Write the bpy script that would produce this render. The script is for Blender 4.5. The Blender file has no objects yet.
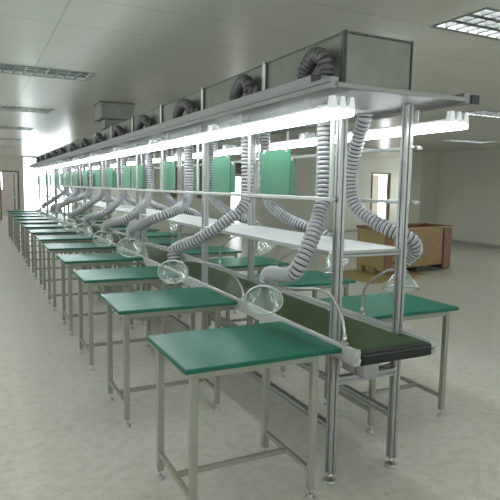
import bpy, math, random
from mathutils import Vector, Matrix
random.seed(7)
S = bpy.context.scene
COL = S.collection
XC = 1.783            # centre line of the production line
PI = math.pi

# ------------------------------------------------------------------ materials
def new_mat(name):
    m = bpy.data.materials.new(name); m.use_nodes = True
    nt = m.node_tree
    return m, nt, nt.nodes['Principled BSDF']

def mat(name, col, rough=.5, metal=0., noise=None, bump=None, spec=.5, coat=0.):
    """noise = (scale, amount[, second colour]) ; bump = (scale, strength)"""
    m, nt, b = new_mat(name)
    b.inputs['Base Color'].default_value = (*col, 1)
    b.inputs['Roughness'].default_value = rough
    b.inputs['Metallic'].default_value = metal
    b.inputs['Specular IOR Level'].default_value = spec
    b.inputs['Coat Weight'].default_value = coat
    if noise or bump:
        tc = nt.nodes.new('ShaderNodeTexCoord')
    if noise:
        n = nt.nodes.new('ShaderNodeTexNoise'); n.inputs['Scale'].default_value = noise[0]
        n.inputs['Detail'].default_value = 6; n.inputs['Roughness'].default_value = .6
        nt.links.new(tc.outputs['Object'], n.inputs['Vector'])
        r = nt.nodes.new('ShaderNodeValToRGB')
        r.color_ramp.elements[0].position = .3; r.color_ramp.elements[1].position = .7
        c2 = noise[2] if len(noise) > 2 else tuple(c * (1 - noise[1]) for c in col)
        r.color_ramp.elements[0].color = (*c2, 1); r.color_ramp.elements[1].color = (*col, 1)
        nt.links.new(n.outputs['Fac'], r.inputs['Fac'])
        nt.links.new(r.outputs['Color'], b.inputs['Base Color'])
    if bump:
        n2 = nt.nodes.new('ShaderNodeTexNoise'); n2.inputs['Scale'].default_value = bump[0]
        n2.inputs['Detail'].default_value = 4
        nt.links.new(tc.outputs['Object'], n2.inputs['Vector'])
        bp = nt.nodes.new('ShaderNodeBump'); bp.inputs['Strength'].default_value = bump[1]
        bp.inputs['Distance'].default_value = .01
        nt.links.new(n2.outputs['Fac'], bp.inputs['Height'])
        nt.links.new(bp.outputs['Normal'], b.inputs['Normal'])
    return m

def emit(name, col, strength):
    m, nt, b = new_mat(name)
    b.inputs['Base Color'].default_value = (*col, 1)
    b.inputs['Emission Color'].default_value = (*col, 1)
    b.inputs['Emission Strength'].default_value = strength
    return m

def glass(name, tint, gloss=.12, haze=.06):
    m = bpy.data.materials.new(name); m.use_nodes = True
    nt = m.node_tree; nt.nodes.clear()
    out = nt.nodes.new('ShaderNodeOutputMaterial')
    t = nt.nodes.new('ShaderNodeBsdfTransparent'); t.inputs[0].default_value = (*tint, 1)
    g = nt.nodes.new('ShaderNodeBsdfGlossy'); g.inputs['Roughness'].default_value = .05
    d = nt.nodes.new('ShaderNodeBsdfDiffuse'); d.inputs[0].default_value = (.8, .85, .82, 1)
    lw = nt.nodes.new('ShaderNodeLayerWeight'); lw.inputs['Blend'].default_value = .35
    mr = nt.nodes.new('ShaderNodeMapRange'); mr.inputs['To Min'].default_value = gloss * .4
    mr.inputs['To Max'].default_value = gloss * 4
    nt.links.new(lw.outputs['Facing'], mr.inputs['Value'])
    m1 = nt.nodes.new('ShaderNodeMixShader'); m2 = nt.nodes.new('ShaderNodeMixShader')
    m1.inputs[0].default_value = haze
    nt.links.new(t.outputs[0], m1.inputs[1]); nt.links.new(d.outputs[0], m1.inputs[2])
    nt.links.new(mr.outputs[0], m2.inputs[0])
    nt.links.new(m1.outputs[0], m2.inputs[1]); nt.links.new(g.outputs[0], m2.inputs[2])
    nt.links.new(m2.outputs[0], out.inputs['Surface'])
    return m

def floor_mat():
    m, nt, b = new_mat('floor_vinyl')
    N = nt.nodes.new; L = nt.links.new
    tc = N('ShaderNodeTexCoord')
    n1 = N('ShaderNodeTexNoise'); n1.inputs['Scale'].default_value = 3.5; n1.inputs['Detail'].default_value = 8
    n1.inputs['Roughness'].default_value = .65
    n2 = N('ShaderNodeTexNoise'); n2.inputs['Scale'].default_value = 16; n2.inputs['Detail'].default_value = 6
    n3 = N('ShaderNodeTexNoise'); n3.inputs['Scale'].default_value = 45; n3.inputs['Detail'].default_value = 2
    for n in (n1, n2, n3): L(tc.outputs['Object'], n.inputs['Vector'])
    r1 = N('ShaderNodeValToRGB'); r1.color_ramp.elements[0].position = .3; r1.color_ramp.elements[1].position = .7
    r1.color_ramp.elements[0].color = (.525, .51, .442, 1); r1.color_ramp.elements[1].color = (.555, .54, .47, 1)
    L(n1.outputs['Fac'], r1.inputs['Fac'])
    r2 = N('ShaderNodeValToRGB'); r2.color_ramp.elements[0].position = .35; r2.color_ramp.elements[1].position = .6
    r2.color_ramp.elements[0].color = (.86, .86, .84, 1); r2.color_ramp.elements[1].color = (1, 1, 1, 1)
    L(n2.outputs['Fac'], r2.inputs['Fac'])
    mx = N('ShaderNodeMix'); mx.data_type = 'RGBA'; mx.blend_type = 'MULTIPLY'; mx.inputs[0].default_value = 1
    L(r1.outputs['Color'], mx.inputs[6]); L(r2.outputs['Color'], mx.inputs[7])
    # small dark scuffs
    r3 = N('ShaderNodeValToRGB'); r3.color_ramp.elements[0].position = .27; r3.color_ramp.elements[1].position = .33
    r3.color_ramp.elements[0].color = (.50, .50, .48, 1); r3.color_ramp.elements[1].color = (1, 1, 1, 1)
    L(n3.outputs['Fac'], r3.inputs['Fac'])
    mx2 = N('ShaderNodeMix'); mx2.data_type = 'RGBA'; mx2.blend_type = 'MULTIPLY'; mx2.inputs[0].default_value = 1
    L(mx.outputs[2], mx2.inputs[6]); L(r3.outputs['Color'], mx2.inputs[7])
    L(mx2.outputs[2], b.inputs['Base Color'])
    mr = N('ShaderNodeMapRange'); mr.inputs['To Min'].default_value = .28; mr.inputs['To Max'].default_value = .5
    L(n2.outputs['Fac'], mr.inputs['Value']); L(mr.outputs[0], b.inputs['Roughness'])
    return m

def ceiling_mat():
    m, nt, b = new_mat('ceiling_panels')
    N = nt.nodes.new; L = nt.links.new
    tc = N('ShaderNodeTexCoord')
    mp = N('ShaderNodeMapping'); mp.inputs['Location'].default_value = (2.45, .1, 0)
    L(tc.outputs['Object'], mp.inputs['Vector'])
    br = N('ShaderNodeTexBrick'); br.offset = 0; br.inputs['Scale'].default_value = 1
    br.inputs['Brick Width'].default_value = 3.0; br.inputs['Row Height'].default_value = .6
    br.inputs['Mortar Size'].default_value = .004
    br.inputs['Color1'].default_value = (.58, .588, .52, 1); br.inputs['Color2'].default_value = (.57, .578, .512, 1)
    br.inputs['Mortar'].default_value = (.38, .385, .34, 1)
    L(mp.outputs[0], br.inputs['Vector'])
    L(br.outputs['Color'], b.inputs['Base Color'])
    n = N('ShaderNodeTexNoise'); n.inputs['Scale'].default_value = 1.2
    L(tc.outputs['Object'], n.inputs['Vector'])
    bp = N('ShaderNodeBump'); bp.inputs['Strength'].default_value = .05; bp.inputs['Distance'].default_value = .02
    L(n.outputs['Fac'], bp.inputs['Height']); L(bp.outputs['Normal'], b.inputs['Normal'])
    b.inputs['Roughness'].default_value = .27
    b.inputs['Specular IOR Level'].default_value = .23
    return m

M = {}
M['floor'] = floor_mat()
M['ceiling'] = ceiling_mat()
M['wall'] = mat('wall_paint', (.56, .56, .475), .7, noise=(1.5, .06))
M['column'] = mat('column_paint', (.56, .55, .44), .7, noise=(1.5, .06))
M['skirting'] = mat('skirting', (.34, .34, .30), .5)
M['green_top'] = mat('green_table_mat', (.011, .130, .082), .33, noise=(60, .12), bump=(200, .05), spec=.28)
M['green_edge'] = mat('green_edge_band', (.008, .085, .05), .5, spec=.25)
M['leg'] = mat('grey_green_powder_coat', (.215, .22, .17), .45, noise=(8, .06))
M['rubber'] = mat('dark_rubber', (.03, .03, .03), .6)
M['zinc'] = mat('zinc_plated', (.45, .45, .43), .28, .85)
M['alu'] = mat('anodised_aluminium', (.27, .275, .26), .38, .5, noise=(20, .05))
M['alu_white'] = mat('white_aluminium', (.33, .34, .315), .45, .2)
M['belt'] = mat('dark_green_belt', (.028, .080, .010), .28, noise=(3, .3), spec=.14)
M['belt_end'] = mat('black_belt_edge', (.006, .010, .006), .4, spec=.3)
M['galv'] = mat('galvanised_sheet', (.20, .215, .175), .45, .35, noise=(7, .28), bump=(5, .08))
M['seam'] = mat('duct_seam', (.085, .09, .08), .5, .3)
M['strip'] = mat('bright_steel_strip', (.66, .67, .66), .35, .4)
M['canopy'] = mat('canopy_sheet', (.27, .275, .275), .5, .1)
M['canopy_edge'] = mat('canopy_edge_profile', (.22, .225, .21), .45, .35)
M['tray'] = mat('grey_cable_trunking', (.25, .255, .24), .45, .2)
M['shelf'] = mat('white_laminate', (.84, .86, .86), .3)
M['hose'] = mat('grey_hose_rib', (.285, .292, .295), .42, noise=(30, .08))
M['groove'] = mat('dark_hose_groove', (.02, .021, .023), .6)
M['hose_shade_and_clamp'] = mat('shaded_hose_rib_and_clamp', (.085, .088, .085), .45)  # shade on the arches put into the rib colour; clamps share it
M['glass'] = glass('clear_hood_glass', (.93, .96, .94), .10, .10)
M['glass_rim'] = glass('thick_hood_rim', (.72, .80, .76), .22, .45)
M['pane'] = glass('window_pane', (.95, .97, .97), .06, .01)
M['pipe'] = mat('chromed_conduit', (.30, .305, .28), .32, .6)
M['panel'] = mat('green_board', (.011, .128, .058), .42, noise=(10, .22), bump=(60, .08))
M['lamp_white'] = mat('white_lamp_housing', (.85, .86, .86), .4)
M['tube'] = emit('lit_fluorescent_tube', (.93, .97, 1.0), 12.0)
M['tube_ceiling'] = emit('lit_ceiling_tube', (.93, .98, 1.0), 30.0)
M['tube_off'] = mat('unlit_tube', (.62, .64, .62), .3)
M['louver'] = mat('grey_louver', (.30, .34, .31), .3, .5)
M['louver_lit'] = mat('steel_louver', (.22, .23, .22), .35, .5)
M['wood'] = mat('crate_plywood', (.27, .165, .065), .65, noise=(5, .25))
M['wood_red'] = mat('crate_red_board', (.20, .09, .038), .65, noise=(5, .3))
M['wood_dark'] = mat('crate_dark_batten', (.055, .04, .025), .7)
M['wood_pale'] = mat('crate_pale_board', (.31, .225, .10), .7, noise=(6, .2))
M['card'] = mat('cardboard', (.31, .23, .085), .8, noise=(4, .15))
M['door_frame'] = mat('brown_door_frame', (.16, .115, .07), .5)
M['door_leaf'] = mat('cream_door_leaf', (.21, .155, .06), .5)
M['brown'] = mat('brown_blind', (.16, .105, .075), .6)
M['white_frame'] = mat('pale_window_frame', (.55, .50, .46), .5)
M['green_frame'] = mat('green_grey_door_frame', (.20, .26, .22), .5)
M['pink_wall'] = mat('pinkish_plaster', (.48, .45, .42), .8)
M['ground'] = mat('outdoor_concrete', (.45, .43, .40), .9)
M['black'] = mat('black_plastic', (.015, .015, .015), .5)

# ------------------------------------------------------------------ mesh builder
class MB:
    def __init__(s): s.v = []; s.f = []; s.mi = []; s.sm = []
    def add(s, vs, fs, mi=0, smooth=False):
        o = len(s.v); s.v += [tuple(v) for v in vs]
        for f in fs: s.f.append([i + o for i in f]); s.mi.append(mi); s.sm.append(smooth)
        return s
    def box(s, x0, x1, y0, y1, z0, z1, mi=0):
        v = [(x0,y0,z0),(x1,y0,z0),(x1,y1,z0),(x0,y1,z0),(x0,y0,z1),(x1,y0,z1),(x1,y1,z1),(x0,y1,z1)]
        return s.add(v, [(0,3,2,1),(4,5,6,7),(0,1,5,4),(1,2,6,5),(2,3,7,6),(3,0,4,7)], mi)
    def bbox(s, x0, x1, y0, y1, z0, z1, b=.004, mi=0):
        """box with chamfered edges"""
        b = min(b, (x1-x0)*.45, (y1-y0)*.45, (z1-z0)*.45)
        def ring(z, i): return [(x0+i+b*0, y0+i, z)]
        lo = [(x0+b,y0,),(x1-b,y0),(x1,y0+b),(x1,y1-b),(x1-b,y1),(x0+b,y1),(x0,y1-b),(x0,y0+b)]
        li = [(x0+b,y0+b),(x1-b,y0+b),(x1-b,y0+b),(x1-b,y1-b),(x1-b,y1-b),(x0+b,y1-b),(x0+b,y1-b),(x0+b,y0+b)]
        vs = [(x,y,z0) for x,y in li] + [(x,y,z0+b) for x,y in lo] + [(x,y,z1-b) for x,y in lo] + [(x,y,z1) for x,y in li]
        fs = []
        for k in range(3):
            for i in range(8):
                j = (i+1) % 8; fs.append((k*8+i, k*8+j, (k+1)*8+j, (k+1)*8+i))
        fs.append(tuple(reversed(range(8)))); fs.append(tuple(range(24, 32)))
        return s.add(vs, fs, mi)
    def prism(s, prof, a, b, axis='z', mi=0):
        """extrude a 2D outline from a to b along axis"""
        def P(u, w, t): return (u, w, t) if axis == 'z' else ((u, t, w) if axis == 'y' else (t, u, w))
        n = len(prof)
        vs = [P(u, w, a) for u, w in prof] + [P(u, w, b) for u, w in prof]
        fs = [(i, (i+1) % n, n+(i+1) % n, n+i) for i in range(n)] + [tuple(reversed(range(n))), tuple(range(n, 2*n))]
        return s.add(vs, fs, mi)
    def cyl(s, p0, p1, r0, r1=None, n=14, mi=0, cap=True):
        r1 = r0 if r1 is None else r1
        return s.sweep([p0, p1], [r0, r1], n, mi, cap, smooth=True)
    def sweep(s, pts, rad, n=12, mi=0, cap=True, smooth=True, mif=None):
        pts = [Vector(p) for p in pts]
        if not hasattr(rad, '__len__'): rad = [rad] * len(pts)
        T = []
        for i in range(len(pts)):
            a = pts[max(i-1, 0)]; b = pts[min(i+1, len(pts)-1)]
            T.append((b-a).normalized() if (b-a).length > 1e-9 else T[-1])
        up = Vector((0, 0, 1)) if abs(T[0].z) < .9 else Vector((1, 0, 0))
        N = (up - T[0]*up.dot(T[0])).normalized()
        vs = []
        for i, p in enumerate(pts):
            N = (N - T[i]*N.dot(T[i])).normalized(); B = T[i].cross(N)
            for k in range(n):
                a = 2*PI*k/n; vs.append(p + (N*math.cos(a) + B*math.sin(a))*rad[i])
        o = len(s.v); s.v += [tuple(v) for v in vs]
        for i in range(len(pts)-1):
            for k in range(n):
                j = (k+1) % n
                s.f.append([o+i*n+k, o+i*n+j, o+(i+1)*n+j, o+(i+1)*n+k])
                s.mi.append(mif(i) if mif else mi); s.sm.append(smooth)
        if cap:
            s.f.append([o+k for k in reversed(range(n))]); s.mi.append(mi); s.sm.append(False)
            s.f.append([o+(len(pts)-1)*n+k for k in range(n)]); s.mi.append(mi); s.sm.append(False)
        return s
    def mesh(s, name, mats):
        me = bpy.data.meshes.new(name); me.from_pydata(s.v, [], s.f)
        mats = mats if isinstance(mats, (list, tuple)) else [mats]
        for m in mats: me.materials.append(m)
        me.polygons.foreach_set('material_index', s.mi); me.polygons.foreach_set('use_smooth', s.sm)
        me.update(); return me

def obj(name, mb, mats, parent=None, loc=None):
    me = mb.mesh(name, mats) if isinstance(mb, MB) else mb
    o = bpy.data.objects.new(name, me); COL.objects.link(o)
    if parent: o.parent = parent
    if loc: o.location = loc
    return o
def tag(o, label, cat, group=None):
    o['label'] = label; o['category'] = cat
    if group: o['group'] = group
    return o
def thing(name, label, cat, loc=(0,0,0), group=None, rz=0):
    o = bpy.data.objects.new(name, None); COL.objects.link(o); o.empty_display_size = .1
    o.location = loc; o.rotation_euler = (0, 0, rz)
    return tag(o, label, cat, group)
def struct(name, mb, m, parent=None):
    o = obj(name, mb, m, parent)
    if not parent: o['kind'] = 'structure'
    return o
def clone(root, loc, label):
    r = root.copy(); COL.objects.link(r); r.location = loc; r['label'] = label
    for ch in list(root.children):
        c = ch.copy(); COL.objects.link(c); c.parent = r
        for g in list(ch.children):
            d = g.copy(); COL.objects.link(d); d.parent = c
    return r
ORD = ['nearest', 'second', 'third', 'fourth', 'fifth', 'sixth', 'seventh', 'eighth', 'ninth', 'tenth', 'eleventh',
       'twelfth', 'thirteenth', 'fourteenth', 'fifteenth', 'sixteenth', 'seventeenth']

def spline(ctrl, step=.006):
    """Catmull-Rom through control points, resampled evenly"""
    P = [Vector(p) for p in ctrl]; P = [P[0]*2-P[1]] + P + [P[-1]*2-P[-2]]
    out = []
    for i in range(1, len(P)-2):
        for k in range(40):
            t = k/40
            out.append(.5*((2*P[i]) + (P[i+1]-P[i-1])*t + (2*P[i-1]-5*P[i]+4*P[i+1]-P[i+2])*t*t + (3*P[i]-P[i-1]-3*P[i+1]+P[i+2])*t**3))
    out.append(P[-2])
    res = [out[0]]; acc = 0
    for a, b in zip(out, out[1:]):
        d = (b-a).length; pos = 0
        while acc + d - pos >= step:
            pos += step - acc; acc = 0; res.append(a.lerp(b, pos/d))
        acc += d - pos
    return res

# ------------------------------------------------------------------ room shell
H = 2.6; XL, XR = -3.2, 12.3; YB, YF = -3.5, 24.5
def wall_cells(mb, axis, pos, th, a0, a1, z0, z1, holes):
    """wall in a plane of constant x or y with rectangular openings (a0,a1,z0,z1)"""
    As = sorted({a0, a1, *[h[0] for h in holes], *[h[1] for h in holes]})
    Zs = sorted({z0, z1, *[h[2] for h in holes], *[h[3] for h in holes]})
    for i in range(len(As)-1):
        for j in range(len(Zs)-1):
            ca, cz = (As[i]+As[i+1])/2, (Zs[j]+Zs[j+1])/2
            if any(h[0] < ca < h[1] and h[2] < cz < h[3] for h in holes): continue
            if axis == 'x': mb.box(pos, pos+th, As[i], As[i+1], Zs[j], Zs[j+1])
            else: mb.box(As[i], As[i+1], pos, pos+th, Zs[j], Zs[j+1])
    return mb

fm = MB(); fm.add([(XL-.3,YB-.3,0),(16,YB-.3,0),(16,28.5,0),(XL-.3,28.5,0)], [(0,1,2,3)])
fm.add([(XL-.3,YB-.3,-.1),(16,YB-.3,-.1),(16,28.5,-.1),(XL-.3,28.5,-.1)], [(3,2,1,0)])
struct('floor', fm, M['floor'])

# recessed ceiling lights: (x centre, y centre, lit, place words)
FX, FY = .6, .215
lights = []
for k, y in enumerate((2.75, 5.95, 9.05, 12.2, 15.4, 18.6)):
    lights.append((.48, y, False, k))
for x, y in ((3.40, 2.68), (6.80, 2.68), (9.9, 2.68), (3.40, 5.88), (6.80, 5.68), (9.9, 5.68), (6.8, 8.95), (9.88, 8.95), (6.8, 12.2), (9.88, 12.2), (3.4, 12.2), (3.4, 8.95)):  # mostly unseen lit fixtures, added for the hall's general light
    lights.append((x, y, True, 0))
cx = sorted({XL-.3, 15.0, *[l[0]-FX for l in lights], *[l[0]+FX for l in lights]})
cy = sorted({YB-.3, YF+.2, *[l[1]-FY for l in lights], *[l[1]+FY for l in lights]})
cm = MB()
for i in range(len(cx)-1):
    for j in range(len(cy)-1):
        mx, my = (cx[i]+cx[i+1])/2, (cy[j]+cy[j+1])/2
        if any(abs(mx-l[0]) < FX and abs(my-l[1]) < FY for l in lights): continue
        cm.add([(cx[i],cy[j],H),(cx[i+1],cy[j],H),(cx[i+1],cy[j+1],H),(cx[i],cy[j+1],H)], [(3,2,1,0)])
        cm.add([(cx[i],cy[j],H+.25),(cx[i+1],cy[j],H+.25),(cx[i+1],cy[j+1],H+.25),(cx[i],cy[j+1],H+.25)], [(0,1,2,3)])
for l in lights:
    x0, x1, y0, y1 = l[0]-FX, l[0]+FX, l[1]-FY, l[1]+FY
    cm.add([(x0,y0,H+.25),(x1,y0,H+.25),(x1,y1,H+.25),(x0,y1,H+.25)], [(0,1,2,3)])
struct('ceiling', cm, M['ceiling'])

# left wall with an added row of unseen windows for general light
added_left_wins = [(y, y+2.2, .95, 2.3) for y in (-2.2, 1.2, 4.6, 8.0, 11.4, 14.8, 18.2, 21.4)]
struct('wall_left', wall_cells(MB(), 'x', XL-.2, .2, YB-.2, YF+.2, 0, H+.25, added_left_wins), M['wall'])
def window(name, axis, pos, a0, a1, z0, z1, mull=(), rails=(), fr=.05, fm='white_frame'):
    mb = MB()
    def bar(p, q, r, t):
        if axis == 'x': mb.box(pos-.03, pos+.03, p, q, r, t)
        else: mb.box(p, q, pos-.03, pos+.03, r, t)
    bar(a0, a0+fr, z0, z1); bar(a1-fr, a1, z0, z1); bar(a0+fr, a1-fr, z0, z0+fr); bar(a0+fr, a1-fr, z1-fr, z1)
    for m_ in mull: bar(m_-fr/2, m_+fr/2, z0+fr, z1-fr)
    f = struct(name, mb, M[fm])
    p = MB()
    if axis == 'x': p.box(pos-.004, pos+.004, a0+fr, a1-fr, z0+fr, z1-fr)
    else: p.box(a0+fr, a1-fr, pos-.004, pos+.004, z0+fr, z1-fr)
    obj('pane', p, M['pane'], f)
    return f
for i, (a, b, c, d) in enumerate(added_left_wins):
    window('window_%d' % (i+2), 'x', XL-.1, a, b, c, d, mull=((a+b)/2,))

# far wall: doorway on the left, tall bright window behind the end of the line
FD = (.93, 1.56, 0, 1.93); FW = (1.77, 3.7, .03, 2.56)
struct('wall_far', wall_cells(MB(), 'y', YF, .2, XL-.2, 5.2, 0, H+.25, [FD, FW]), M['wall'])
window('window_1', 'y', YF+.1, *FW, mull=(2.22, 2.74, 3.2), fr=.03, fm='white_frame')
# side wall and back wall of the hall on the right
XB, YR = 4.75, 15.5
struct('wall_inner', MB().box(XB-.2, XB, YR+.15, YF+.0, 0, H+.25), M['wall'])
BD = (12.53, 13.29, 0, 2.02)         # bright doorway
BD2 = (7.06, 7.46, 0, 1.8)           # second doorway under a brown transom
struct('wall_back_right', wall_cells(MB(), 'y', YR, .15, XB-.2, 14.65, 0, H+.25, [BD, BD2]), M['wall'])
added_right_wins = [(y, y+2.2, .95, 2.3) for y in (-2.8, .2, 3.2, 6.0)]  # right wall windows added out of view for general light
struct('wall_right', wall_cells(MB(), 'x', XR, .2, YB-.2, 12.9, 0, H+.25, added_right_wins).box(XR, 14.5, 12.75, 12.9, 0, H+.25), M['wall'])
struct('wall_recess', wall_cells(MB(), 'x', 14.5, .15, 12.9, YR, 0, H+.25, [(13.15, 15.25, .6, 2.35)]), M['wall'])
added_rear_wins = [(x, x+2.4, .95, 2.35) for x in (-2.4, .8, 4.0, 7.2)]  # windows added behind the camera to brighten the hall
window('window_40', 'x', 14.56, 13.15, 15.25, .6, 2.35, mull=(14.2,))  # added window, hidden by the column, to light the back wall
for i, (a, b, c, d) in enumerate(added_right_wins):
    window('window_%d' % (i+30), 'x', XR+.1, a, b, c, d, mull=((a+b)/2,))
struct('wall_rear', wall_cells(MB(), 'y', YB-.2, .2, XL-.2, XR+.2, 0, H+.25, added_rear_wins), M['wall'])
for i, (a, b, c, d) in enumerate(added_rear_wins):
    window('window_%d' % (i+20), 'y', YB-.1, a, b, c, d, mull=((a+b)/2,))
co = struct('column', MB().bbox(11.62, 12.3, 12.2, 12.9, 0, H+.1, .01), M['column'])
struct('baseboard_right', MB().bbox(XR-.015, XR, YB, 12.2, 0, .09), M['skirting'])
bb = MB().bbox(XB, BD2[0]-.05, YR-.015, YR, 0, .09); bb.bbox(BD2[1]+.05, BD[0]-.06, YR-.015, YR, 0, .09); bb.bbox(BD[1]+.06, 14.5, YR-.015, YR, 0, .09)
struct('baseboard_back', bb, M['skirting'])
bb = MB().bbox(XL, FD[0]-.06, YF-.015, YF, 0, .09); bb.bbox(FD[1]+.06, FW[0], YF-.015, YF, 0, .09)
struct('baseboard_far', bb, M['skirting'])

def door(name, x0, x1, z1, y, frame_m, leaf_m, leaf_deg, hinge_left=True, glassy=False, w=.05):
    mb = MB().bbox(x0-w, x0, y-.02, y+.05, 0, z1+w); mb.bbox(x1, x1+w, y-.02, y+.05, 0, z1+w); mb.bbox(x0, x1, y-.02, y+.05, z1, z1+w)
    d = struct(name, mb, M[frame_m])
    W = x1-x0-.01
    lf = MB()
    if glassy:
        lf.box(0, .07, -.02, .02, .01, z1-.01); lf.box(W-.07, W, -.02, .02, .01, z1-.01)
        lf.box(.07, W-.07, -.02, .02, .01, .18); lf.box(.07, W-.07, -.02, .02, z1-.09, z1-.01); lf.box(.07, W-.07, -.02, .02, .88, .96)
    else:
        lf.bbox(0, W, -.02, .02, .01, z1-.01)
        lf.bbox(.1, W-.1, .018, .026, .15, .85); lf.bbox(.1, W-.1, .018, .026, 1.0, z1-.15)
    o = obj('door_leaf', lf, M[leaf_m], d)
    o.location = ((x0+.005) if hinge_left else (x1-.005), y+.15, 0)
    o.rotation_euler = (0, 0, math.radians(leaf_deg))
    obj('handle', MB().cyl((W-.06, -.06, 1.0), (W-.06, .06, 1.0), .012).cyl((W-.06, -.055, 1.0), (W-.16, -.055, 1.0), .009), M['zinc'], o)
    if glassy: obj('pane', MB().box(.07, W-.07, -.004, .004, .18, .88).box(.07, W-.07, -.004, .004, .96, z1-.09), M['pane'], o)
    return d
door('door_1', FD[0], FD[1], FD[3], YF, 'door_frame', 'green_frame', 100, hinge_left=False, glassy=True)
door('door_2', BD[0], BD[1], BD[3], YR, 'door_frame', 'door_leaf', 27)
door('door_3', BD2[0], BD2[1], BD2[3], YR, 'white_frame', 'door_leaf', 88, hinge_left=True)
# brown shaded windows on the back wall
def blind_window(name, x0, x1, z0, z1):
    mb = MB().bbox(x0, x1, YR-.025, YR, z0, z0+.04); mb.bbox(x0, x1, YR-.025, YR, z1-.04, z1); mb.bbox(x0, x0+.04, YR-.025, YR, z0+.04, z1-.04); mb.bbox(x1-.04, x1, YR-.025, YR, z0+.04, z1-.04)
    f = struct(name, mb, M['white_frame'])
    sl = MB(); n = int((z1-z0-.08)/.05)
    for i in range(n):
        z = z0+.04+(i+.5)*(z1-z0-.08)/n
        sl.box(x0+.04, x1-.04, YR-.018, YR-.004, z-.024, z+.024)
    obj('blind', sl, M['brown'], f)
blind_window('window_10', 7.0, 7.5, 1.86, 2.36)
blind_window('window_11', 4.9, 5.35, 1.1, 2.15)
blind_window('window_12', 5.9, 6.25, 1.1, 2.3)
# room seen through the far doorway: pale plaster walls; roof and side opening added for its light
am = MB().box(1.10, 1.74, 27.6, 27.75, 0, 2.6).box(1.06, 1.10, 27.6, 27.75, 0, 1.2).box(1.66, 1.74, YF+.2, 27.6, 0, 2.7); am.box(-1.2, 1.06, 27.6, 27.75, 0, 2.6)
am.box(-1.2, 1.74, YF+.2, 27.75, 2.6, 2.7); wall_cells(am, 'x', -1.3, .1, YF+.2, 27.75, 0, 2.7, [(YF+.6, 27.3, .9, 2.3)])
struct('wall_beyond_doorway', am, M['pink_wall'])

# ------------------------------------------------------------------ ceiling light fixtures
def ceiling_light(lit, label, loc):
    t = thing('ceiling_light', label, 'ceiling light', loc, 'recessed louver ceiling lights')
    a, b = FX-.004, FY-.004
    h = MB()   # open-bottom tray above the ceiling plane
    h.box(-a, a, -b, b, .10, .12); h.box(-a, -a+.006, -b, b, .0, .10); h.box(a-.006, a, -b, b, 0, .10)
    h.box(-a+.006, a-.006, -b, -b+.006, 0, .10); h.box(-a+.006, a-.006, b-.006, b, 0, .10)
    obj('housing', h, M['lamp_white'], t)
    f = MB(); w = .022
    f.bbox(-a-w, a+w, -b-w, -b, -.008, 0); f.bbox(-a-w, a+w, b, b+w, -.008, 0); f.bbox(-a-w, -a, -b, b, -.008, 0); f.bbox(a, a+w, -b, b, -.008, 0)
    obj('frame', f, M['louver_lit' if lit else 'louver'], t)
    g = MB()
    for i in range(1, 12):
        x = -a + 2*a*i/12; g.box(x-.010, x+.010, -b+.006, b-.006, .0, .050)
    for i in (1, 2):
        y = -b + 2*b*i/3; g.box(-a+.006, a-.006, y-.022, y+.022, 0, .050)
    obj('louver', g, M['louver_lit' if lit else 'louver'], t)
    for i in range(3):
        y = -b + 2*b*(i+.5)/3
        obj('lamp_tube', MB().cyl((-a+.03, y, .066), (a-.03, y, .066), .013, n=10), M['tube_ceiling' if lit else 'tube_off'], t)
    return t
left_words = ['unlit louver ceiling light over the nearest left worktables', 'unlit louver ceiling light, large one at the upper left of the photo',
              'unlit louver ceiling light just beyond the large one at upper left', 'unlit louver ceiling light, third visible one going back on the left',
              'unlit louver ceiling light, fourth visible one going back on the left', 'unlit louver ceiling light closest to the far doorway']
right_words = {(3.40, 2.68): 'lit louver ceiling light at the top right corner of the photo', (6.80, 5.68): 'lit louver ceiling light right of the far end lamp prongs',
               (9.88, 8.95): 'lit louver ceiling light farthest right, low above the right wall'}
for x, y, lit, k in lights:
    lab = left_words[k] if not lit else right_words.get((x, y), 'added lit louver ceiling light %s' % {
        (6.8, 2.68): 'out to the right of the top right corner one', (9.9, 2.68): 'by the right wall near the camera', (3.4, 5.88): 'hidden behind the exhaust duct',
        (9.9, 5.68): "by the right wall in the middle row", (3.4, 2.68): "", (6.8, 8.95): 'over the wooden crate', (6.8, 12.2): 'beyond the wooden crate', (9.88, 12.2): 'close to the square column', (3.4, 12.2): 'beyond the far right worktables', (3.4, 8.95): 'above the middle right worktables', (6.8, 5.68): '', (9.88, 8.95): ''}[(x, y)])
    if not lit and k == 0: continue
    ceiling_light(lit, lab, (x, y, H))

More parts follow.
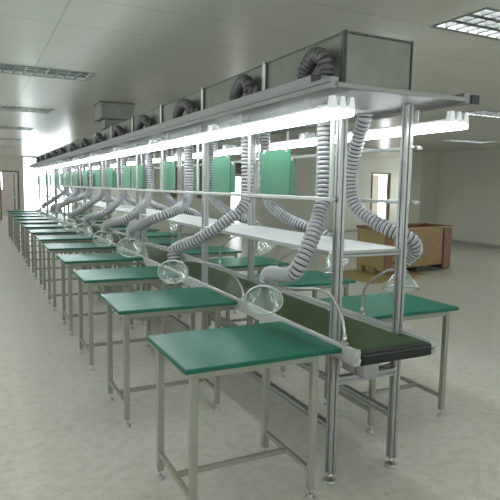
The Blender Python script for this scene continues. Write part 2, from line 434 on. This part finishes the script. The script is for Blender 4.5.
# ------------------------------------------------------------------ worktables
def make_table(label, loc, group):
    t = thing('worktable', label, 'worktable', loc, group)
    W, L = .78, .575
    top = MB().bbox(0, W, 0, L, .727, .75, .003)
    tt = obj('tabletop', top, [M['green_top']], t)
    eb = MB(); e = .0015
    eb.box(-e, W+e, -e, 0, .730, .746); eb.box(-e, W+e, L, L+e, .730, .746); eb.box(-e, 0, 0, L, .730, .746); eb.box(W, W+e, 0, L, .730, .746)
    obj('edge_band', eb, M['green_edge'], tt)
    s = .0165; xs = (.055, .665); ys = (.05, L-.05)
    ap = MB()
    for y in ys: ap.bbox(xs[0]+s, xs[1]-s, y-s, y+s, .69, .727, .003)
    for x in xs: ap.bbox(x-s, x+s, ys[0]+s, ys[1]-s, .69, .727, .003)
    obj('apron', ap, M['leg'], t)
    for x in xs:
        for y in ys:
            lg = obj('leg', MB().bbox(x-s, x+s, y-s, y+s, .045, .727, .003), M['leg'], t)
            ft = MB().cyl((x, y, .018), (x, y, .05), .006, n=8); ft.cyl((x, y, 0), (x, y, .008), .026, .024, n=16); ft.cyl((x, y, .008), (x, y, .02), .02, .008, n=16)
            obj('levelling_foot', ft, M['zinc'], lg)
        obj('side_rail', MB().bbox(x-.012, x+.012, ys[0]+s, ys[1]-s, .125, .15, .003), M['leg'], t)
    obj('stretcher', MB().bbox(xs[0]+.012, xs[1]-.012, L/2-.012, L/2+.012, .125, .15, .003), M['leg'], t)
    # bracket with a bolt under the left edge
    obj('cable_hook', MB().bbox(.012, .03, .12, .15, .70, .727, .003).cyl((.004, .135, .71), (.022, .135, .71), .008, n=8), M['zinc'], t)
    return t
GT = 'green worktables left of the line'
N_T = 13
t0 = make_table('green-topped steel worktable, nearest the camera, left of the conveyor', (.747, 2.0713, 0), GT)
for k in range(1, N_T):
    lab = 'green-topped steel worktable, %s from the camera in the left row' % ORD[k] if k < N_T-1 else 'green-topped steel worktable, farthest of the left row near the doorway'
    clone(t0, (.747 + random.uniform(-.012, .012), 2.0713+1.158*k, 0), lab)
GTR = 'green worktables right of the line'
RT0 = 2.527
for k in range(12):
    lab = 'green-topped steel worktable, %s in the right row beyond the conveyor' % ORD[k]
    r = clone(t0, (2.035+.755+.0, RT0+.575+1.09*k, 0), lab); r['group'] = GTR
    r.scale = (.966, 1, 1)
    r.rotation_euler = (0, 0, PI)          # leg inset faces the conveyor

# ------------------------------------------------------------------ production line frame
YS, YE = 2.0, 17.0
def slot(cx_, cy_, h=.02):
    g, d = .0045, .007
    q = [(-h,-h),(-g,-h),(-g,-h+d),(g,-h+d),(g,-h),(h,-h),(h,-g),(h-d,-g),(h-d,g),(h,g),(h,h),(g,h),(g,h-d),(-g,h-d),(-g,h),(-h,h),(-h,g),(-h+d,g),(-h+d,-g),(-h,-g)]
    return [(cx_+a, cy_+b) for a, b in q]
frame = thing('assembly_line_frame', 'long aluminium profile frame carrying the conveyor, shelves, lamps and canopy', 'frame', (XC, YS, 0))
def fr(name, mb, m): return obj(name, mb, m, frame, (-XC, -YS, 0))
PX = (1.582, 1.984); PY = [2.2+1.75*k for k in range(9)]
for y in PY:
    for x in PX:
        p = fr('post', MB().prism(slot(x, y), .05, 1.93), M['alu'])
        ft = MB().cyl((x, y, 0), (x, y, .012), .034, .03, n=16); ft.cyl((x, y, .012), (x, y, .05), .009, n=10)
        f_ = obj('levelling_foot', ft, M['zinc'], p)
    fr('crossbar', MB().prism([(a, b) for a, b in slot(y, .54, .02)], PX[0]+.02, PX[1]-.02, 'x'), M['alu'])
    fr('crossbar', MB().bbox(PX[0]+.02, PX[1]-.02, y-.018, y+.018, .668, .684), M['alu'])
    fr('shelf_bracket', MB().bbox(PX[0]+.02, PX[1]-.02, y-.015, y+.015, 1.165, 1.183), M['alu'])
for x in PX:
    b_ = MB()
    for ya, yb in zip(PY, PY[1:]): b_.prism([(a, b) for a, b in slot(x, .29, .018)], ya+.02, yb-.02, 'y')
    fr('lower_beam', b_, M['alu'])
for sx in (-1, 1):
    x = XC + sx*.262
    for z in (1.452, 1.733):
        if sx > 0: z -= .015
        if sx < 0 and z > 1.6: continue
        fr('rail', MB().bbox(x-.014, x+.014, 2.17, YE-.2, z-.010, z+.010, .003), M['alu_white'])
        for y in PY:
            kn = MB().cyl((x-sx*.014, y, z), (PX[0 if sx < 0 else 1]+sx*.02, y, z), .011, n=10)
            if sx > 0: kn.cyl((x, y-.0, z), (x+.045, y, z), .008, n=10)
            fr('rail_bolt', kn, M['zinc'])
for k in range(17):     # thin hanger strips that hold the near rail under the lamp row
    y = 2.17 + .875*k
    fr('hanger', MB().bbox(1.502, 1.514, y-.013, y+.013, 1.44, 1.93, .002), M['alu_white'])
    fr('hanger', MB().bbox(2*XC-1.514, 2*XC-1.502, y+.08-.013, y+.08+.013, 1.425, 1.93, .002), M['alu_white'])
# canopy panel with its edge profiles
cn = fr('canopy_panel', MB().box(1.40, 2.166, YS, YE, 1.938, 1.952), M['canopy'])
for x in (1.37, 2.156):
    e = MB().prism([(x, 1.932), (x+.04, 1.932), (x+.04, 1.978), (x+.004, 1.978), (x+.004, 1.968), (x-.002, 1.968), (x-.002, 1.958), (x+.004, 1.955), (x+.004, 1.942), (x, 1.942)], YS, YE, 'y')
    obj('edge_profile', e, M['canopy_edge'], cn)
obj('end_profile', MB().bbox(1.40, 2.166, YS-.012, YS+.02, 1.934, 1.958, .003), M['canopy_edge'], cn)

# cable trunking lying on the canopy, one on each side
for x, y0, w, lab in ((1.42, 2.2, .045, 'grey rectangular cable trunking along the near edge of the canopy'), (2.225, 2.0, .05, 'grey rectangular cable trunking along the far edge of the canopy')):
    z0 = 1.979 if x < 2 else 1.93
    t = thing('cable_trunking', lab, 'trunking', (x, y0, z0))
    obj('trunk', MB().bbox(-w/2, w/2, 0, YE-y0-.3, 0, .042, .004), M['tray'], t)
    obj('end_cap', MB().bbox(-w/2-.002, w/2+.002, -.012, 0, -.001, .043, .003), M['black'], t)
    if x > 2:
        br = MB()
        for y in PY: br.box(-.026, -.015, y-y0-.02, y-y0+.02, .0, .02)
        obj('bracket', br, M['tray'], t)

# ------------------------------------------------------------------ conveyor
cv = thing('conveyor', 'long conveyor with dark green belt between pale aluminium side rails', 'conveyor', (XC, 2.0, .7))
def cvp(name, mb, m): return obj(name, mb, m, cv, (-XC, -2.0, -.7))
for sx in (-1, 1):
    xo, xi = XC+sx*.248, XC+sx*.223
    a, b = min(xo, xi), max(xo, xi)
    r = MB().prism([(a, .688), (b, .688), (b, .762), (b-.006, .766), (a+.006, .766), (a, .762)], 1.995, YE, 'y')
    cvp('side_rail', r, M['alu_white'])
    xo, xi = XC+sx*.251, XC+sx*.186
    a, b = min(xo, xi), max(xo, xi)
    e = cvp('end_plate', MB().bbox(a if sx < 0 else xi+.03, b if sx > 0 else xi-.03, 1.968, 1.994, .688, .766, .004), M['alu_white'])
    obj('bolt', MB().cyl((XC+sx*.235, 1.965, .72), (XC+sx*.235, 1.955, .72), .011, n=8), M['zinc'], e)
prof = [(1.985, .745), (1.966, .742), (1.957, .72), (1.966, .698), (1.985, .695)]
bt = MB(); X0, X1 = XC-.177, XC+.177
bt.box(X0, X1, 2.17, YE, .742, .746)
bt.box(XC-.214, XC+.214, 2.021, 2.17, .742, .746)
cvp('belt', bt, M['belt'])
gl = MB()
for sx in (-1, 1):
    q = sorted((XC+sx*.179, XC+sx*.217))
    for ya, yb in zip([2.18-.0]+[p+.03 for p in PY], [PY[0]-.03]+[p-.03 for p in PY[1:]]):
        if yb > ya: gl.box(q[0], q[1], ya, yb, .736, .742)
cvp('guard_strip', gl, M['alu_white'])
en = MB()
rp = [(2.02, .686), (2.02, .746), (1.975, .746), (1.968, .744), (1.963, .739), (1.961, .732), (1.961, .700), (1.963, .693), (1.968, .688), (1.975, .686)]
en.prism(rp, XC-.212, XC+.212, 'x', 0)
cvp('end_roller', en, M['belt_end'])
cvp('return_belt', MB().box(X0, X1, 2.03, YE, .688, .691), M['belt_end'])
cvp('bed_plate', MB().box(X0, X1, 2.03, YE-.02, .70, .72), M['alu'])
tr = MB().bbox(1.61, 1.70, 2.0, 2.165, .61, .616); tr.box(1.61, 1.614, 2.0, 2.165, .616, .676); tr.box(1.696, 1.70, 2.0, 2.165, .616, .676); tr.box(1.614, 1.696, 2.0, 2.004, .616, .676); tr.box(1.614, 1.696, 2.161, 2.165, .616, .676)
tr.box(1.60, 1.606, 2.06, 2.10, .616, .69); tr.box(1.696, 1.70, 2.06, 2.10, .676, .70)
cvp('drip_tray', tr, M['alu'])
cvp('motor_cable', MB().sweep(spline([(1.705, 2.13, .60), (1.80, 2.15, .592), (1.90, 2.16, .594), (1.935, 2.165, .607), (1.948, 2.165, .635), (1.95, 2.165, .688)], .01), .0055, 8), M['black'])

# ------------------------------------------------------------------ shelves between the posts
for k in range(len(PY)-1):
    ya, yb = PY[k]-.02 if k == 0 else PY[k]+.03, PY[k+1]-.03
    t = thing('shelf', 'white laminate shelf board over the conveyor, %s bay from the camera' % ORD[k].replace('nearest', 'first'), 'shelf', (XC, ya, 1.183), 'white shelf boards above the belt')
    L = yb-ya
    bd = MB().bbox(-.178, .178, .045, L-.0, 0, .014, .002); bd.bbox(-.235, -.178, .045, L, 0, .014, .002); bd.bbox(.178, .235, .045, L, 0, .014, .002)
    obj('board', bd, M['shelf'], t)
    obj('edge_strip', MB().bbox(-.239, -.235, .045, L, -.008, .014, .001).bbox(.235, .239, .045, L, -.008, .014, .001), M['tray'], t)
    if k == 0: obj('end_strip', MB().bbox(-.178, .178, .002, .044, .001, .013, .002), M['tray'], t)

# ------------------------------------------------------------------ lamp rows
def make_lamp(label, loc):
    t = thing('lamp_unit', label, 'lamp', loc, 'triple fluorescent lamps under the canopy')
    Ln = 1.34
    obj('backplate', MB().bbox(-.062, .062, .01, Ln-.01, .014, .026, .003), M['lamp_white'], t)
    for i in (-1, 0, 1):
        x = i*.047
        obj('lamp_tube', MB().cyl((x, .006, -.006), (x, Ln-.006, -.006), .0145, n=10), M['tube'], t)
        for y in (.02, Ln-.02):
            pr = [(-.017, .010), (.017, .010), (.015, .03), (.009, .062), (-.009, .062), (-.015, .03)]
            obj('lampholder', MB().prism([(x+a, b) for a, b in pr], y-.014, y+.014, 'y'), M['lamp_white'], t)
    for y in (.30, Ln-.30): obj('hanger_strap', MB().box(-.006, .006, y-.01, y+.01, .026, .102), M['zinc'], t)
    return t
l0 = make_lamp('lit triple tube lamp under the canopy, nearest in the left row', (1.425, 1.975, 1.835))
for k in range(1, 11):
    clone(l0, (1.425, 1.975+1.37*k, 1.835), 'lit triple tube lamp under the canopy, %s in the left row' % ORD[k])
for k in range(11):
    clone(l0, (2*XC-1.435, 1.99+1.37*k, 1.825), 'lit triple tube lamp under the canopy, %s in the right row' % ORD[k])

# ------------------------------------------------------------------ exhaust duct
duct = thing('exhaust_duct', 'galvanised rectangular exhaust duct lying along the top of the canopy', 'duct', (XC, 2.2, 1.953))
DX0, DX1, DZ1 = 1.578, 1.982, 2.232
J = [2.2, 2.98] + [3.98+1.04*k for k in range(13)]
def dp(name, mb, m, par=None): return obj(name, mb, m, par or duct, (-XC, -2.2, -1.953) if par is None else None)
for k in range(len(J)-1):
    a, b = J[k], J[k+1]
    s = dp('duct_section', MB().bbox(DX0, DX1, a+.002, b-.002, 1.954, DZ1, .003), M['galv'])
    for x in (DX0, DX1): obj('seam', MB().box(x-.004, x+.004, a+.012, b-.012, DZ1-.003, DZ1+.006), M['seam'], s)
    dm = MB().bbox(DX0-.018, DX0, a+.42, a+.46, 1.985, 2.03, .003); dm.cyl((DX0-.012, a+.46, 2.01), (DX0-.012, a+.62, 2.005), .004, n=6)
    if k: obj('damper_handle', dm, M['black'], s)
    if k == 0: obj('damper_handle', MB().bbox(DX0-.018, DX0, 2.72, 2.76, 1.99, 2.04, .003).cyl((DX0-.012, 2.72, 2.02), (DX0-.012, 2.5, 2.005), .004, n=6), M['black'], s)
    fl = MB()
    for (p, q, r, t_) in ((DX0-.012, DX0, 1.954, DZ1+.008), (DX1, DX1+.012, 1.954, DZ1+.008), (DX0, DX1, DZ1, DZ1+.008)): fl.box(p, q, a-.008, a+.008, r, t_)
    dp('flange', fl, M['seam'] if k == 0 else M['galv'])
    if k:
        st = MB().bbox(DX0-.021, DX0-.013, a-.02, a+.015, 1.954, DZ1-.005, .002); st.cyl((DX0-.017, a-.0, DZ1-.005), (DX0-.017, a, DZ1+.014), .007, n=8)
        dp('strap', st, M['strip'])
# end panel with dark edging
dp('end_panel', MB().bbox(DX0+.008, DX1-.008, 2.188, 2.2, 1.962, DZ1-.004, .002), M['galv'])
ee = MB().box(DX0-.003, DX0+.004, 2.184, 2.202, 1.954, DZ1+.01).box(DX1-.004, DX1+.003, 2.184, 2.202, 1.954, DZ1+.01).box(DX0, DX1, 2.184, 2.202, DZ1-.003, DZ1+.006)
dp('end_edging', ee, M['seam'])
dp('corner_bracket', MB().bbox(1.462, 1.558, 2.205, 2.35, 1.979, 2.03, .006).bbox(1.475, 1.545, 2.22, 2.33, 1.953, 1.979, .003), M['canopy_edge'])
# riser that takes the duct up to the ceiling
rs = thing('duct_riser', 'square sheet-metal riser joining the exhaust duct to the ceiling', 'duct', (1.73, 7.75, 2.26))
obj('box', MB().bbox(-.2, .24, -.2, .22, .12, .34, .004), M['galv'], rs)
obj('neck', MB().bbox(-.14, .2, -.15, .17, 0, .12, .004), M['galv'], rs)
rf = MB()
rf.box(-.215, .255, -.215, .235, .325, .338); rf.box(-.208, .248, -.208, .228, .112, .126)
obj('flange', rf, M['seam'], rs)

# ------------------------------------------------------------------ flexible hoses with glass hoods
RH = .042
def hose_mesh(ctrl, name, r=RH, pitch=.024, m=None):
    pts = spline(ctrl, pitch/4)
    rad = [r if (i % 4) < 2 else r-.009 for i in range(len(pts))]
    return MB().sweep(pts, rad, 14, 0, True, True, lambda i: 0 if (i % 4) == 0 else (1 if (i % 4) == 2 else 0)).mesh(name, m or [M['hose'], M['groove']])

def hood_parts(t, neck, n, R=.098, L=.135):
    """flared clear glass funnel opening along n"""
    n = Vector(n).normalized(); neck = Vector(neck)
    q = Vector((0, 0, 1)).rotation_difference(n).to_matrix()
    prof = [(.030, -.02), (.030, .025), (.036, .04), (.056, .065), (.078, .095), (.092, .12), (R, L)]
    def lathe(pr, nn=28):
        mb = MB(); vs = []
        for r, z in pr:
            for k in range(nn):
                a = 2*PI*k/nn; vs.append(neck + q @ Vector((r*math.cos(a), r*math.sin(a), z)))
        fs = [(i*nn+k, i*nn+(k+1) % nn, (i+1)*nn+(k+1) % nn, (i+1)*nn+k) for i in range(len(pr)-1) for k in range(nn)]
        return mb.add(vs, fs, 0, True)
    inner = [(r-.003, z) for r, z in reversed(prof)]
    h = obj('hood', lathe(prof+inner), M['glass'], t)
    rim = [(R+.005*math.cos(a), L+.005*math.sin(a)) for a in [2*PI*i/8 for i in range(9)]]
    obj('hood_rim', lathe(rim, 32), M['glass_rim'], h)
    cl = [(.033, -.004), (.033, -.016), (.030, -.016)]
    obj('hose_clamp', lathe([(RH+.001, -.03), (RH+.003, -.03), (RH+.003, -.014), (RH-.004, -.014)], 20), M['hose_shade_and_clamp'], t)

def make_hose(label, y, low, neck, n, group, side=-1, arch=(.06, -.1, -.33)):
    """low: control points of the run under the canopy, relative to (0, y, 0)"""
    t = thing('fume_hose', label, 'hose', (0, y, 0), group)
    t.location = (low[0][0], y, 0)
    ox = low[0][0]
    sh = lambda p: (p[0]-ox, p[1], p[2])
    L_ = [sh(p) for p in low]
    obj('hose_tube', hose_mesh(L_, 'hose_tube'), None, t)
    # arch from the canopy hole over to the side of the duct
    xa = 1.508 if side < 0 else 2*XC-1.508
    s = side
    f_, pk, e_ = arch
    A = [(xa, f_, 1.985), (xa, f_-.005, 2.03), (xa, f_*.8+pk*.2, 2.09), (xa, pk, 2.15), (xa, pk*.4+e_*.6, 2.135), (xa-s*.008, e_+.03, 2.09), (xa-s*.03, e_, 2.08), (DX0-.014 if s < 0 else DX1+.014, e_-.008, 2.075)]
    if e_ > -.15 and s < 0:     # the first hose turns down onto the corner box at the duct end
        A = A[:3] + [(xa, pk, 2.145), (xa, e_+.025, 2.125), (xa+.006, e_, 2.085), (xa+.008, e_-.003, 2.036)]
    obj('arch_tube', hose_mesh([sh(p) for p in A], 'arch_tube', .040, .026, [M['hose_shade_and_clamp'], M['groove']]), None, t)
    hood_parts(t, sh(neck), n)
    return t
V = lambda y0, pts: [(a, b-y0, c) for a, b, c in pts]
GH = 'fume hoses on the left side'
hy = [2.37, 3.28, 4.39, 5.55]
L0 = V(hy[0], [(1.61, 2.40, 1.925), (1.61, 2.387, 1.8), (1.61, 2.37, 1.5), (1.575, 2.355, 1.383), (1.50, 2.305, 1.265), (1.43, 2.29, 1.14), (1.41, 2.335, 1.075), (1.395, 2.44, 1.055), (1.395, 2.55, 1.045), (1.395, 2.60, 1.0)])
L1 = V(hy[1], [(1.61, 3.30, 1.925), (1.61, 3.29, 1.75), (1.61, 3.28, 1.46), (1.56, 3.272, 1.355), (1.45, 3.30, 1.265), (1.38, 3.34, 1.21), (1.30, 3.42, 1.14), (1.22, 3.52, 1.09), (1.195, 3.56, 1.06), (1.19, 3.55, 1.02)])
L2 = V(hy[2], [(1.61, 4.41, 1.925), (1.61, 4.40, 1.75), (1.61, 4.39, 1.48), (1.56, 4.33, 1.37), (1.44, 4.26, 1.30), (1.30, 4.26, 1.25), (1.20, 4.40, 1.185), (1.165, 4.57, 1.135), (1.17, 4.61, 1.07)])
L3 = V(hy[3], [(1.61, 5.57, 1.925), (1.61, 5.56, 1.75), (1.61, 5.55, 1.46), (1.56, 5.49, 1.35), (1.48, 5.42, 1.28), (1.32, 5.38, 1.165), (1.22, 5.56, 1.125), (1.195, 5.73, 1.09), (1.19, 5.78, 1.03)])
LL = [L0, L1, L2, L3]
NK = [(1.39, 2.587-hy[0], .985), (1.191, 3.544-hy[1], 1.004), (1.171, 4.609-hy[2], 1.053), (1.191, 5.779-hy[3], 1.017)]
NN = [(-.45, -.75, -.5), (-.3, -.8, -.5), (-.3, -.8, -.5), (-.3, -.8, -.5)]
for k in range(4):      # end each run in the neck of its hood
    q = Vector(NN[k]).normalized(); LL[k][-1] = tuple(Vector(NK[k])-q*.012)
tables_w = ['nearest', 'second', 'third', 'fourth']
protos = []
for k in range(4):
    protos.append(make_hose('grey corrugated fume hose with clear glass hood over the %s left worktable' % tables_w[k], hy[k], LL[k], NK[k], NN[k], GH, arch=((.08, -.02, -.115), (.0, -.12, -.24), (.03, -.12, -.33), (.05, -.1, -.3))[k]))
def clear(y, lo, hi):      # keep a hose off the posts
    while any(lo < p-y < hi for p in PY) or any(-.34 < j-y < -.26 or -.02 < j-y < .12 for j in J): y += .03
    return y
NY_ = list(hy)
y = hy[3]
for k in range(4, 13):
    y = clear(y+1.1, -.27, .1)
    src = protos[(2, 3, 1)[k % 3]]
    if k >= 9:      # towards the far end only the short arches over the canopy can be seen
        r = thing('arch_hose', 'short shade-darkened hose arching onto the exhaust duct, %s from its far end' % {9: 'fourth', 10: 'third', 11: 'second', 12: 'first'}[k], 'hose', (1.61, y, 0), 'arched hoses at the far end of the duct')
        c = next(ch for ch in src.children if ch.name.startswith('arch_tube')).copy(); COL.objects.link(c); c.parent = r
        continue
    NY_.append(y)
    r = clone(src, (1.61, y, 0), 'grey corrugated fume hose with clear glass hood over the %s left worktable' % ORD[k])
GHR = 'fume hoses on the right side'
F0 = V(2.6, [(1.935, 2.485, 1.915), (1.938, 2.495, 1.88), (1.947, 2.545, 1.80), (1.956, 2.604, 1.668), (1.956, 2.624, 1.525), (1.97, 2.577, 1.40), (2.02, 2.463, 1.32), (2.08, 2.362, 1.27), (2.15, 2.309, 1.227), (2.195, 2.32, 1.165), (2.19, 2.37, 1.12), (2.175, 2.395, 1.085)])
dn = (Vector(F0[-1])-Vector(F0[-2])).normalized()
f0 = make_hose('pale corrugated fume hose bending down behind the right end post', 2.6, F0, Vector(F0[-1])+dn*.015, (-.15, -.25, -.85), GHR, side=1, arch=(.30, .2, .06))
F1 = V(3.7, [(1.956, 3.70, 1.925), (1.956, 3.69, 1.75), (1.956, 3.68, 1.50), (1.975, 3.63, 1.38), (2.03, 3.50, 1.29), (2.10, 3.36, 1.235), (2.18, 3.27, 1.20), (2.225, 3.23, 1.14), (2.23, 3.23, 1.09)])
dn = (Vector(F1[-1])-Vector(F1[-2])).normalized()
f1 = make_hose('grey corrugated fume hose with glass hood over the second right worktable', 3.7, F1, Vector(F1[-1])+dn*.02, (.45, -.15, -.75), GHR, side=1)
FY_ = [2.6, 3.7]
y = 3.7
for k in range(2, 12):
    y = clear(y+1.07, -.45, .1)
    FY_.append(y)
    r = clone(f1, (f1.location.x, y, 0), 'grey corrugated fume hose with glass hood over the %s right worktable' % ORD[k])

# ------------------------------------------------------------------ goosenecks holding the hoods
def make_goose(label, base, pts, group):
    t = thing('gooseneck_holder', label, 'holder', base, group)
    b = Vector(base)
    path = spline([Vector(p)-b for p in pts], .012)
    obj('conduit', MB().sweep(path, .0075, 10), M['pipe'], t)
    obj('base_clamp', MB().bbox(-.013, .013, -.018, .018, 0, .014, .003).cyl((0, 0, .012), (0, 0, .045), .011, n=12), M['zinc'], t)
    return t
GG = 'gooseneck holders on the left rail'
zr = .766
g0 = make_goose('bent steel gooseneck rising from the near end of the left rail', (1.547, 2.072, zr), [(1.547, 2.072, zr), (1.547, 2.08, .84), (1.545, 2.114, .92), (1.53, 2.18, .99), (1.50, 2.26, 1.005), (1.455, 2.345, .995), (1.43, 2.45, .985), (1.428, 2.50, .985)], GG)
g1 = make_goose('bent steel gooseneck from the left rail to the second hood', (1.547, 3.181, zr), [(1.547, 3.181, zr), (1.547, 3.20, .83), (1.50, 3.214, .915), (1.40, 3.232, .99), (1.30, 3.35, 1.01), (1.245, 3.43, 1.01), (1.235, 3.45, 1.005)], GG)
for k in range(2, 9):
    y = NY_[k]-.1
   
    clone(g1, (1.547, y, zr), 'bent steel gooseneck from the left rail to the %s hood' % ORD[k])
GGR = 'gooseneck holders on the right rail'
gf = make_goose('bent steel gooseneck rising from the right rail behind the end post', (2.019, 2.546, zr), [(2.019, 2.546, zr), (2.02, 2.543, .877), (2.03, 2.514, .953), (2.08, 2.43, 1.034), (2.12, 2.40, 1.05)], GGR)
for k in range(1, 12):
    clone(gf, (2.019, FY_[k]-.10, zr), 'bent steel gooseneck rising from the right rail, %s from the camera' % ORD[k])

# ------------------------------------------------------------------ green hanging boards
def make_board(label, loc, w, h, group):
    t = thing('green_board', label, 'board', loc, group)
    obj('sheet', MB().bbox(-.003, .003, 0, w, 0, h, .001), M['panel'], t)
    for y in (.04, w-.04): obj('clip', MB().box(-.006, .006, y-.012, y+.012, h-.012, h+.012), M['zinc'], t)
    return t
GB, GBR = 'green boards along the left rail', 'green boards along the right rail'
nb = [(2.614, .342), (3.407, .316), (4.55, .368), (5.557, .42), (6.084, .33), (6.978, .41), (7.75, .35), (8.7, .36), (9.6, .36), (10.5, .36), (11.4, .36), (12.3, .36), (13.2, .36), (14.1, .36), (15.0, .36), (15.9, .36)]
for k, (y, w) in enumerate(nb):
    make_board('green board held above the left rail, %s from the camera' % ORD[k], (1.545, y, 1.464), w, .248, GB)
fb = [(2.727, .33), (3.355, .36), (4.35, .36), (5.2, .36), (6.1, .36), (7.0, .36), (7.9, .36), (8.8, .36), (9.7, .36), (10.6, .36), (11.5, .36), (12.3, .36), (13.2, .36), (14.05, .34)]
for k, (y, w) in enumerate(fb):
    make_board('green board held between the right rails, %s from the camera' % ORD[k], (2.02, y, 1.45), w, .255, GBR)

# ------------------------------------------------------------------ wooden crate and cardboard
ang = math.atan2(.27, 1.83)
cr = thing('wooden_crate', 'large open plywood shipping crate standing on the floor beyond the line', 'crate', (6.24, 7.31, .02), rz=ang)
W, D, Hc = 1.84, .66, .83
for y in (.0, D/2-.06, D-.12):
    obj('skid_block', MB().bbox(.01, .12, y, y+.12, 0, .1, .006), M['wood_pale'], cr)
for x in (W/2-.06, W-.14):
    obj('skid', MB().bbox(x, x+.12, .0, D, 0, .1, .006), M['wood_dark'], cr)
obj('floor_panel', MB().bbox(0, W, 0, D, .1, .125, .004), M['wood'], cr)
obj('front_panel', MB().bbox(.2, W-.26, 0, .022, .125, Hc-.05, .003), M['wood'], cr)
obj('corner_board', MB().bbox(0, .2, -.006, .022, .02, Hc-.05, .003), M['wood_red'], cr)
obj('corner_board', MB().bbox(W-.215, W, -.006, .022, .02, Hc-.05, .003), M['wood_red'], cr)
obj('batten', MB().bbox(W-.26, W-.215, -.014, .022, .02, Hc-.05, .003), M['wood_dark'], cr)
obj('side_panel', MB().bbox(0, .022, .022, D, .1, Hc-.05, .003), M['wood_pale'], cr)
obj('side_panel', MB().bbox(W-.022, W, .022, D, .1, Hc-.05, .003), M['wood'], cr)
obj('back_panel', MB().bbox(.022, W-.022, D-.022, D, .125, Hc-.05, .003), M['wood'], cr)
rm = MB().bbox(-.02, W+.06, -.02, .06, Hc-.05, Hc-.02, .004)
obj('front_rim', rm, M['wood_pale'], cr)
rm = MB().bbox(-.02, W+.06, D-.06, D+.02, Hc-.05, Hc, .004); rm.bbox(-.02, .06, .06, D-.06, Hc-.05, Hc-.005, .004); rm.bbox(W-.04, W+.08, .06, D-.06, Hc-.05, Hc-.01, .004)
obj('rim_board', rm, M['wood_red'], cr)
cb = thing('cardboard_sheet', 'flattened yellowish cardboard sheet on the floor under the crate', 'cardboard', (6.0, 7.15, .0), rz=ang)
obj('sheet', MB().bbox(-.45, .75, -.25, .95, .002, .012, .002), M['card'], cb)
obj('flap', MB().bbox(.76, 1.15, -.1, .7, .002, .010, .002), M['card'], cb)

# ------------------------------------------------------------------ light: daylight through the far and the added windows, lamps are emissive tubes
w = bpy.data.worlds.new('daylight'); S.world = w; w.use_nodes = True
bg = w.node_tree.nodes['Background']; bg.inputs[0].default_value = (.93, .97, 1, 1); bg.inputs[1].default_value = 8.0
for i, (a, b, c, d) in enumerate(added_left_wins):   # sampling portals in the window openings
    L = bpy.data.lights.new('window_portal', 'AREA'); L.shape = 'RECTANGLE'; L.size = d-c; L.size_y = b-a
    L.cycles.is_portal = True
    o = bpy.data.objects.new('window_portal', L); COL.objects.link(o)
    o.location = (XL-.21, (a+b)/2, (c+d)/2); o.rotation_euler = (0, -PI/2, 0)
for a, b, c, d in added_right_wins:
    L = bpy.data.lights.new('window_portal', 'AREA'); L.shape = 'RECTANGLE'; L.size = d-c; L.size_y = b-a
    L.cycles.is_portal = True
    o = bpy.data.objects.new('window_portal', L); COL.objects.link(o)
    o.location = (XR+.21, (a+b)/2, (c+d)/2); o.rotation_euler = (0, PI/2, 0)
for a, b, c, d in added_rear_wins:
    L = bpy.data.lights.new('window_portal', 'AREA'); L.shape = 'RECTANGLE'; L.size = b-a; L.size_y = d-c
    L.cycles.is_portal = True
    o = bpy.data.objects.new('window_portal', L); COL.objects.link(o)
    o.location = ((a+b)/2, YB-.21, (c+d)/2); o.rotation_euler = (PI/2, 0, 0)
L = bpy.data.lights.new('window_portal', 'AREA'); L.shape = 'RECTANGLE'; L.size = FW[1]-FW[0]; L.size_y = FW[3]-FW[2]; L.cycles.is_portal = True
o = bpy.data.objects.new('window_portal', L); COL.objects.link(o); o.location = ((FW[0]+FW[1])/2, YF+.21, 1.3); o.rotation_euler = (-PI/2, 0, 0)

# ------------------------------------------------------------------ camera
f_px, yaw, pitch, roll, hc = 548.4, .4635, .1149, .0168, 1.5056
fw = Vector((math.sin(yaw)*math.cos(pitch), math.cos(yaw)*math.cos(pitch), -math.sin(pitch)))
r0 = Vector((math.cos(yaw), -math.sin(yaw), 0)); u0 = r0.cross(fw)
r = r0*math.cos(roll)+u0*math.sin(roll); u = u0*math.cos(roll)-r0*math.sin(roll)
cam = bpy.data.cameras.new('camera'); cam.sensor_width = 36; cam.lens = f_px/500*36; cam.clip_start = .05
co = bpy.data.objects.new('camera', cam); COL.objects.link(co)
co.matrix_world = Matrix(((r.x, u.x, -fw.x, 0), (r.y, u.y, -fw.y, 0), (r.z, u.z, -fw.z, hc), (0, 0, 0, 1)))
S.camera = co
S.view_settings.view_transform = 'Standard'; S.view_settings.look = 'None'
S.view_settings.exposure = 0; S.view_settings.gamma = 1; S.view_settings.use_curve_mapping = False
S.cycles.max_bounces = 8; S.cycles.diffuse_bounces = 5; S.cycles.transparent_max_bounces = 16
S.cycles.sample_clamp_indirect = 6
